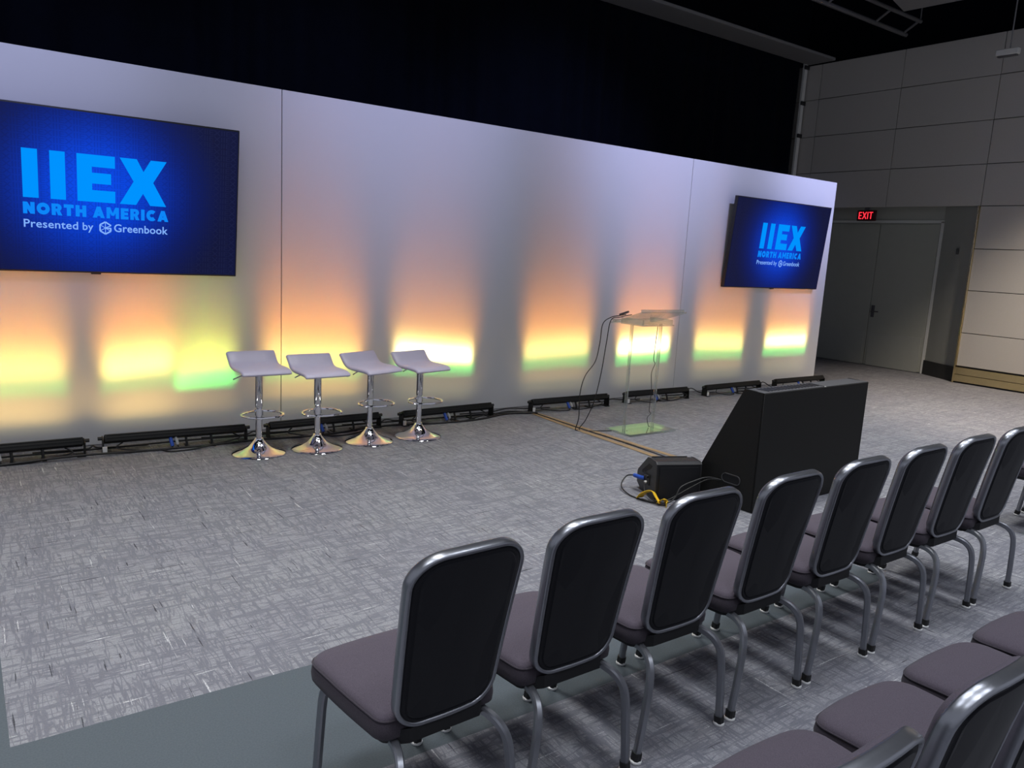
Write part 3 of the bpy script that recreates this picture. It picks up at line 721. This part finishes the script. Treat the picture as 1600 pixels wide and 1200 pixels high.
# ------------------------------------------------------------------ big black monitor case on the floor
mcase = thing('screen_case', 'big black wedge-shaped floor case for a confidence monitor, back to chairs', 'monitor case', (3.505, -3.735, 0), R(1.6))
W_ = 1.40
k = MB(); prof = [(0, 0, .004), (0, 0, .88), (0, .165, .885), (0, .50, .22), (0, .52, .004)]
k.prism([(0.002, p[1], p[2]) for p in prof], (.018, 0, 0)); k.build('side_panel', M['black_paint'], mcase, smooth=False)
k = MB(); k.prism([(W_-.02, p[1], p[2]) for p in prof], (.018, 0, 0)); k.build('side_panel', M['black_paint'], mcase, smooth=False)
k = MB(); k.bbox((W_/2, .004, .442), (W_-.004, .016, .872), .003, 1); k.build('back_panel', M['black_paint'], mcase)
k = MB(); k.bbox((W_*.275, .083, .876), (W_*.545, .16, .012), .002, 1)
for q in range(16): k.box((.10+q*.042, .083, .884), (.014, .10, .004), None, 1)
k.build('top_panel', [M['top_grey'], M['black_plastic']], mcase)
k = MB(); k.bbox((W_*.785, .083, .876), (W_*.425, .16, .012), .002, 1); k.build('top_panel', M['top_grey'], mcase)
k = MB(); k.bbox((W_*.56, .012, .872), (.05, .02, .012), .003, 1); k.build('latch', M['white_plastic'], mcase)
k = MB(); e = Vector((0, .335, -.665)); k.prism([(.02, .165, .875), (.02, .50, .22), (.02, .49, .21), (.02, .155, .865)], (W_-.04, 0, 0)); k.build('screen', M['black_plastic'], mcase, smooth=False)
k = MB(); k.bbox((W_/2, .505, .11), (W_-.04, .02, .21), .003, 1); k.build('front_panel', M['black_paint'], mcase)
k = MB(); sl = rrect(-.075, .075, -.028, .028, .027, 6)
k.prism([(-.0005, .20+a, .205+b) for a, b in sl], (.003, 0, 0)); k.build('handle_slot', M['under_black'], mcase, smooth=False)
k = MB(); k.sweep([(-.002, .20+a, .205+b) for a, b in rrect(-.080, .080, -.033, .033, .032, 6)], [(-.003, -.003), (.003, -.003), (.003, .003), (-.003, .003)], True, (1, 0, 0)); k.build('slot_rim', M['top_grey'], mcase)

# ------------------------------------------------------------------ stage monitor wedge
sp = thing('floor_speaker', 'small black wedge stage monitor speaker on the carpet, left of screen case', 'speaker', (3.075, -3.20, 0), R(-23))
k = MB(); prof = [(0, .012), (-.004, .03), (0, .275), (.02, .292), (.14, .292), (.17, .285), (.335, .150), (.345, .13), (.342, .05), (.25, .008), (.02, .004)]
k.prism([(0, y, z) for y, z in prof], (.345, 0, 0)); k.build('cabinet', M['black_grille'], sp, sharp=35)
for s, x in ((-1, .0), (1, .345)):
    k = MB(); c0 = Vector((x, .16, .15))
    k.prism([(x-(.008 if s < 0 else 0), .16+(y-.16)*1.02, .15+(z-.15)*1.02-.0) for y, z in prof], (.008, 0, 0)); k.build('end_cap', M['black_plastic'], sp, sharp=35)
k = MB(); k.prism([(.03, .175, .287), (.03, .332, .158), (.03, .336, .162), (.03, .178, .292)], (.285, 0, 0)); k.build('grille', M['black_grille'], sp, smooth=False)
k = MB(); k.prism([(.02, -.006, .03), (.325, -.006, .03), (.325, -.006, .255), (.02, -.006, .255)], (0, .006, 0)); k.prism([(.12, -.009, .035), (.30, -.009, .035), (.27, -.009, .085), (.17, -.009, .085)], (0, .004, 0), 1); k.build('rear_plate', [M['black_grille'], M['under_black']], sp, smooth=False)
k = MB(); sl = [(.07, .245), (.13, .25), (.25, .17), (.26, .15), (.23, .15), (.10, .215)]
k.prism([(-.0095, a, b) for a, b in sl], (.003, 0, 0)); k.build('handle_recess', M['under_black'], sp, smooth=False)
k = MB(); k.bbox((-.010, .155, .125), (.008, .11, .085), .003, 1); cp_ = k.build('connector_plate', M['bar_black'], sp)
for a, b in ((.125, .15), (.16, .145)):
    k = MB(); k.tube([(-.012, a, b), (-.03, a, b)], .012, 10); k.build('knob', M['black_plastic'], cp_)
k = MB(); k.tube([(-.01, .20, .115), (-.03, .22, .113), (-.05, .30, .108)], .016, 10); k.build('blue_plug', M['blue_plug'], sp, label='blue twist-lock power plug')
k = MB(); k.tube([(-.012, .15, .10), (-.03, .15, .098)], .011, 10); k.build('white_plug', M['white_plastic'], sp, label='small white round connector')
def spl(a, b, c):
    return tuple(Matrix.Translation((3.075, -3.20, 0)) @ Matrix.Rotation(R(-23), 4, 'Z') @ Vector((a, b, c)))
cable('speaker_cable', [spl(-.05, .30, .108), spl(-.10, .34, .09), spl(-.16, .28, .03), spl(-.15, .12, .008), spl(-.07, -.03, .008), spl(0, -.07, .010), spl(.06, -.09, .012), spl(.12, -.085, .05), spl(.17, -.06, .12), spl(.28, -.04, .16), spl(.40, -.03, .185), (3.512, -3.46, .17)], .0055, 'black cable looping from the blue plug round speaker to screen case')
cable('speaker_cable', [spl(-.03, .15, .098), spl(-.04, .10, .04), spl(-.02, .0, .010), spl(.05, -.04, .010), spl(.12, -.05, .04), spl(.25, -.03, .10), spl(.40, -.02, .165), (3.512, -3.44, .165)], .0045, 'thinner grey-black cable drawn close behind the speaker')
yt = thing('cable_tie', 'crumpled yellow tape flag wrapped around the speaker cable', 'tape', spl(0, 0, 0), R(-23))
def flag(pts, w, name):
    b = MB(); b.sweep(catmull(pts, 5), [(-w/2, -.002), (w/2, -.002), (w/2, .002), (-w/2, .002)], False, (0, 0, 1)); b.build(name, M['yellow'], yt)
flag([(-.10, .05, .012), (-.085, .01, .06), (-.04, -.03, .085), (-.02, -.07, .05), (.0, -.10, .012)], .062, 'tape_tail')
flag([(-.005, -.08, .015), (.02, -.11, .050), (.045, -.115, .02), (.02, -.16, .008)], .058, 'tape_tail')

# ------------------------------------------------------------------ banquet chair
def make_chair(label, loc, rz, group):
    """origin between the rear feet; sitter faces +y"""
    t = thing('banquet_chair', label, 'chair', loc, rz, group)
    # ---- seat cushion: trapezoid with bowed front
    def outline(ins=0.0, n=6):
        P = []
        fw, rw, y1, y0 = .232-ins, .200-ins, .545-ins, .072+ins
        corners = [(-rw, y0, .045), (rw, y0, .045), (fw, y1-.012, .085), (-fw, y1-.012, .085)]
        m = len(corners)
        for i in range(m):
            p = Vector(corners[i][:2]); a = Vector(corners[i-1][:2]); b = Vector(corners[(i+1) % m][:2]); r = max(.012, corners[i][2]-ins*.6)
            d1 = (a-p).normalized(); d2 = (b-p).normalized()
            q0 = p+d1*r; q1 = p+d2*r
            for s in range(n+1):
                u = s/n; pt = q0*(1-u)**2+p*2*u*(1-u)+q1*u*u; P.append(pt)
            # subdivide the straight run to the next corner
            nx_ = Vector(corners[(i+1) % m][:2]); rn = max(.012, corners[(i+1) % m][2]-ins*.6); q2 = nx_+(p-nx_).normalized()*rn
            for s in range(1, 5): P.append(q1.lerp(q2, s/5))
        out = []
        for p in P:
            y = p.y
            if y > .3: y += .022*(1-(p.x/fw)**2)*(y-.3)/.24
            if abs(p.x) > .05: p = Vector((p.x+.008*math.copysign(1, p.x)*math.sin(math.pi*max(0, min(1, (y-.05)/.5))), p.y))
            out.append((p.x, y))
        return out
    def lay(ins, z, droop=0):
        return [Vector((x, y, z-droop*max(0, (y-.40)/.15)**2)) for x, y in outline(ins)]
    k = MB(); k.layers([lay(.014, .392), lay(.002, .402), lay(0, .425, .01), lay(.003, .447, .014), lay(.010, .457, .016)], cap=True)
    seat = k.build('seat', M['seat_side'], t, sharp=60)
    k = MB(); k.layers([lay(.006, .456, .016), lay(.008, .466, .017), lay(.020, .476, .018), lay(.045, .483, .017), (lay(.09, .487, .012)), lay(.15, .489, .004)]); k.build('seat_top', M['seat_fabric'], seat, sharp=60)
    k = MB(); k.sweep([Vector((x, y, .4575-.016*max(0, (y-.40)/.15)**2)) for x, y in outline(.004)], [(.0028*math.cos(a*math.pi/3), .0028*math.sin(a*math.pi/3)) for a in range(6)], True, (0, 0, 1)); k.build('piping', M['seat_side'], seat)
    k = MB(); k.layers([lay(.055, .362), lay(.030, .372), lay(.018, .393)], cap=True)
    k.prism([(-.120, .052, .388), (.120, .052, .388), (.160, .095, .372), (-.160, .095, .372)], (0, 0, .045))
    k.build('seat_pan', M['under_black'], t, sharp=30)
    # ---- back, in a leaning curved surface: s across, u up the back
    def Mp(s, u, n=0.0):
        q = u/.60
        y = .082-.090*q-.024*q*q-.018*(1-(s/.2)**2); z = .444+.556*q
        return Vector((s, y-n*.97, z-n*.22))
    def bo(ins, n_=10):
        pts = rrect(-.170+ins, .170-ins, -.012+ins, .586-ins, (max(.02, .085-ins), max(.02, .085-ins), max(.02, .095-ins), max(.02, .095-ins)), n_)
        out = []
        for i, (s, u) in enumerate(pts):
            out.append((s, u))
        # add intermediate points on the long runs
        res = []
        m = len(out)
        for i in range(m):
            a, b = out[i], out[(i+1) % m]; res.append(a)
            d = math.hypot(b[0]-a[0], b[1]-a[1]); c = int(d/.04)
            for q in range(1, c+1):
                f_ = q/(c+1); res.append((a[0]+(b[0]-a[0])*f_, a[1]+(b[1]-a[1])*f_))
        return [(s*(1+.17*u/.6)+0, u-.012*(s/.18)**2*(1 if u > .4 else 0)) for s, u in res]
    k = MB(); path = bo(.0085); m = len(path); pr = []
    for i, (s, u) in enumerate(path):
        a, b = path[i-1], path[(i+1) % m]; tx, ty = b[0]-a[0], b[1]-a[1]; l = math.hypot(tx, ty); nx_, ny_ = ty/l, -tx/l
        ring_ = []
        for c in range(12):
            an = 2*math.pi*c/12; ca, sa = math.cos(an), math.sin(an)
            e1 = math.copysign(abs(ca)**.65, ca)*.0085; e2 = math.copysign(abs(sa)**.65, sa)*.0175
            ring_.append(Mp(s+nx_*e1, u+ny_*e1, e2+.004))
        pr.append(ring_)
    vs = [p for r_ in pr for p in r_]; fs = [(i*12+c, ((i+1) % m)*12+c, ((i+1) % m)*12+(c+1) % 12, i*12+(c+1) % 12) for i in range(m) for c in range(12)]
    k.add(vs, fs); k.build('back_frame', M['steel'], t, sharp=70)
    def sheet(layers_, flip=False):
        b = MB(); b.layers([[Mp(s, u, n) for s, u in bo(i_)] for i_, n in layers_], cap=False)
        # cap the last ring with a fan of concentric rings
        i_, n = layers_[-1]
        last = bo(i_); prev = [Mp(s, u, n) for s, u in last]; cs, cu = 0, .30
        rings = [prev]
        for f_ in (.75, .5, .25, .02): rings.append([Mp(cs+(s-cs)*f_, cu+(u-cu)*f_, n+(.004 if n > 0 else -.006)*(1-f_)) for s, u in last])
        b.layers(rings, cap=True); return b
    sheet([(.014, .006), (.015, .014), (.022, .018), (.030, .0155), (.034, .020)]).build('back_panel', M['back_fabric'], t, sharp=60)
    sheet([(.014, -.006), (.016, -.020), (.026, -.030), (.050, -.036)]).build('back_cushion', M['seat_fabric'], t, sharp=60)
    # ---- legs: rectangular tubes, the rear pair bowed out from under the seat
    prof = [(a*.0135, b*.0125) for a, b in ((-1, -.6), (-.6, -1), (.6, -1), (1, -.6), (1, .6), (.6, 1), (-.6, 1), (-1, .6))]
    for s in (-1, 1):
        k = MB()
        pts = catmull([(s*.140, .27, .378), (s*.146, .14, .380), (s*.156, .066, .380), (s*.172, .014, .358), (s*.188, -.010, .300), (s*.204, -.012, .16), (s*.219, -.008, .035)], 5)
        k.sweep(pts, prof, False, (1, 0, 0)); lg = k.build('leg', M['legsteel'], t, sharp=35)
        k = MB(); k.sweep([(s*.2187, -.008, .038), (s*.222, -.008, .010)], [(a*1.25, b*1.25) for a, b in prof], False, (1, 0, 0)); k.build('foot_cap', M['rubber'], lg)
        k = MB(); k.lathe([(.016, .0), (.0215, .002), (.0215, .008), (.014, .013)], 14, (s*.222, -.008, 0)); k.build('glide', M['white_plastic'], lg)
        k = MB()
        pts = catmull([(s*.165, .42, .385), (s*.185, .452, .372), (s*.192, .468, .34), (s*.192, .488, .22), (s*.192, .512, .035)], 5)
        k.sweep(pts, prof, False, (1, 0, 0)); lg = k.build('leg', M['legsteel'], t, sharp=35)
        k = MB(); k.sweep([(s*.192, .511, .038), (s*.192, .516, .010)], [(a*1.25, b*1.25) for a, b in prof], False, (1, 0, 0)); k.build('foot_cap', M['rubber'], lg)
        k = MB(); k.lathe([(.016, .0), (.0215, .002), (.0215, .008), (.014, .013)], 14, (s*.192, .516, 0)); k.build('glide', M['white_plastic'], lg)
    k = MB(); k.tube([(-.16, .20, .372), (.16, .20, .372)], .009, 8); k.tube([(-.18, .44, .372), (.18, .44, .372)], .009, 8); k.build('stretcher', M['legsteel'], t)
    return t
G1 = 'banquet chairs in the front row'; G2 = 'banquet chairs in the second row'; G3 = 'banquet chairs past the aisle'
ordn = ['first', 'second', 'third', 'fourth', 'fifth', 'sixth', 'seventh', 'eighth']
chair = make_chair('grey banquet chair at the near left end of the front row, whole seat showing', (.041, -5.322, 0), R(2.2), G1)
extra = ['', '', ', before small speaker', ', before screen case', '', ', right of screen case', '', ', before the aisle']
rots = [1, .4, -.6, .5, -.3, .2, -.4, .3]
for i in range(1, 8):
    dup(chair, (.029+.5088*i, -5.288-(.012 if i == 1 else 0), 0), R(rots[i]), 'grey banquet chair, %s from left in front row%s' % (ordn[i], extra[i]), G1)
lab2 = ['nearest grey banquet chair, only its metal back rail showing at the bottom edge', 'grey banquet chair in the second row, next after the nearest, dark back showing',
        'grey banquet chair in the second row, third, with its seat in full view', 'grey banquet chair in the second row, fourth, seat showing at right edge',
        'grey banquet chair in the second row, farthest, only a seat corner showing']
for i in range(5):
    dup(chair, (.15+.5*i, -6.392, 0), R([.3, -.4, .2, -.3, .4][i]), lab2[i], G2)
dup(chair, (5.21, -5.235, 0), R(0), 'chair past the aisle whose front leg shows right of the front row', G3)
dup(chair, (5.72, -5.235, 0), R(0), 'farther chair past the aisle, only one foot showing at right edge', G3)
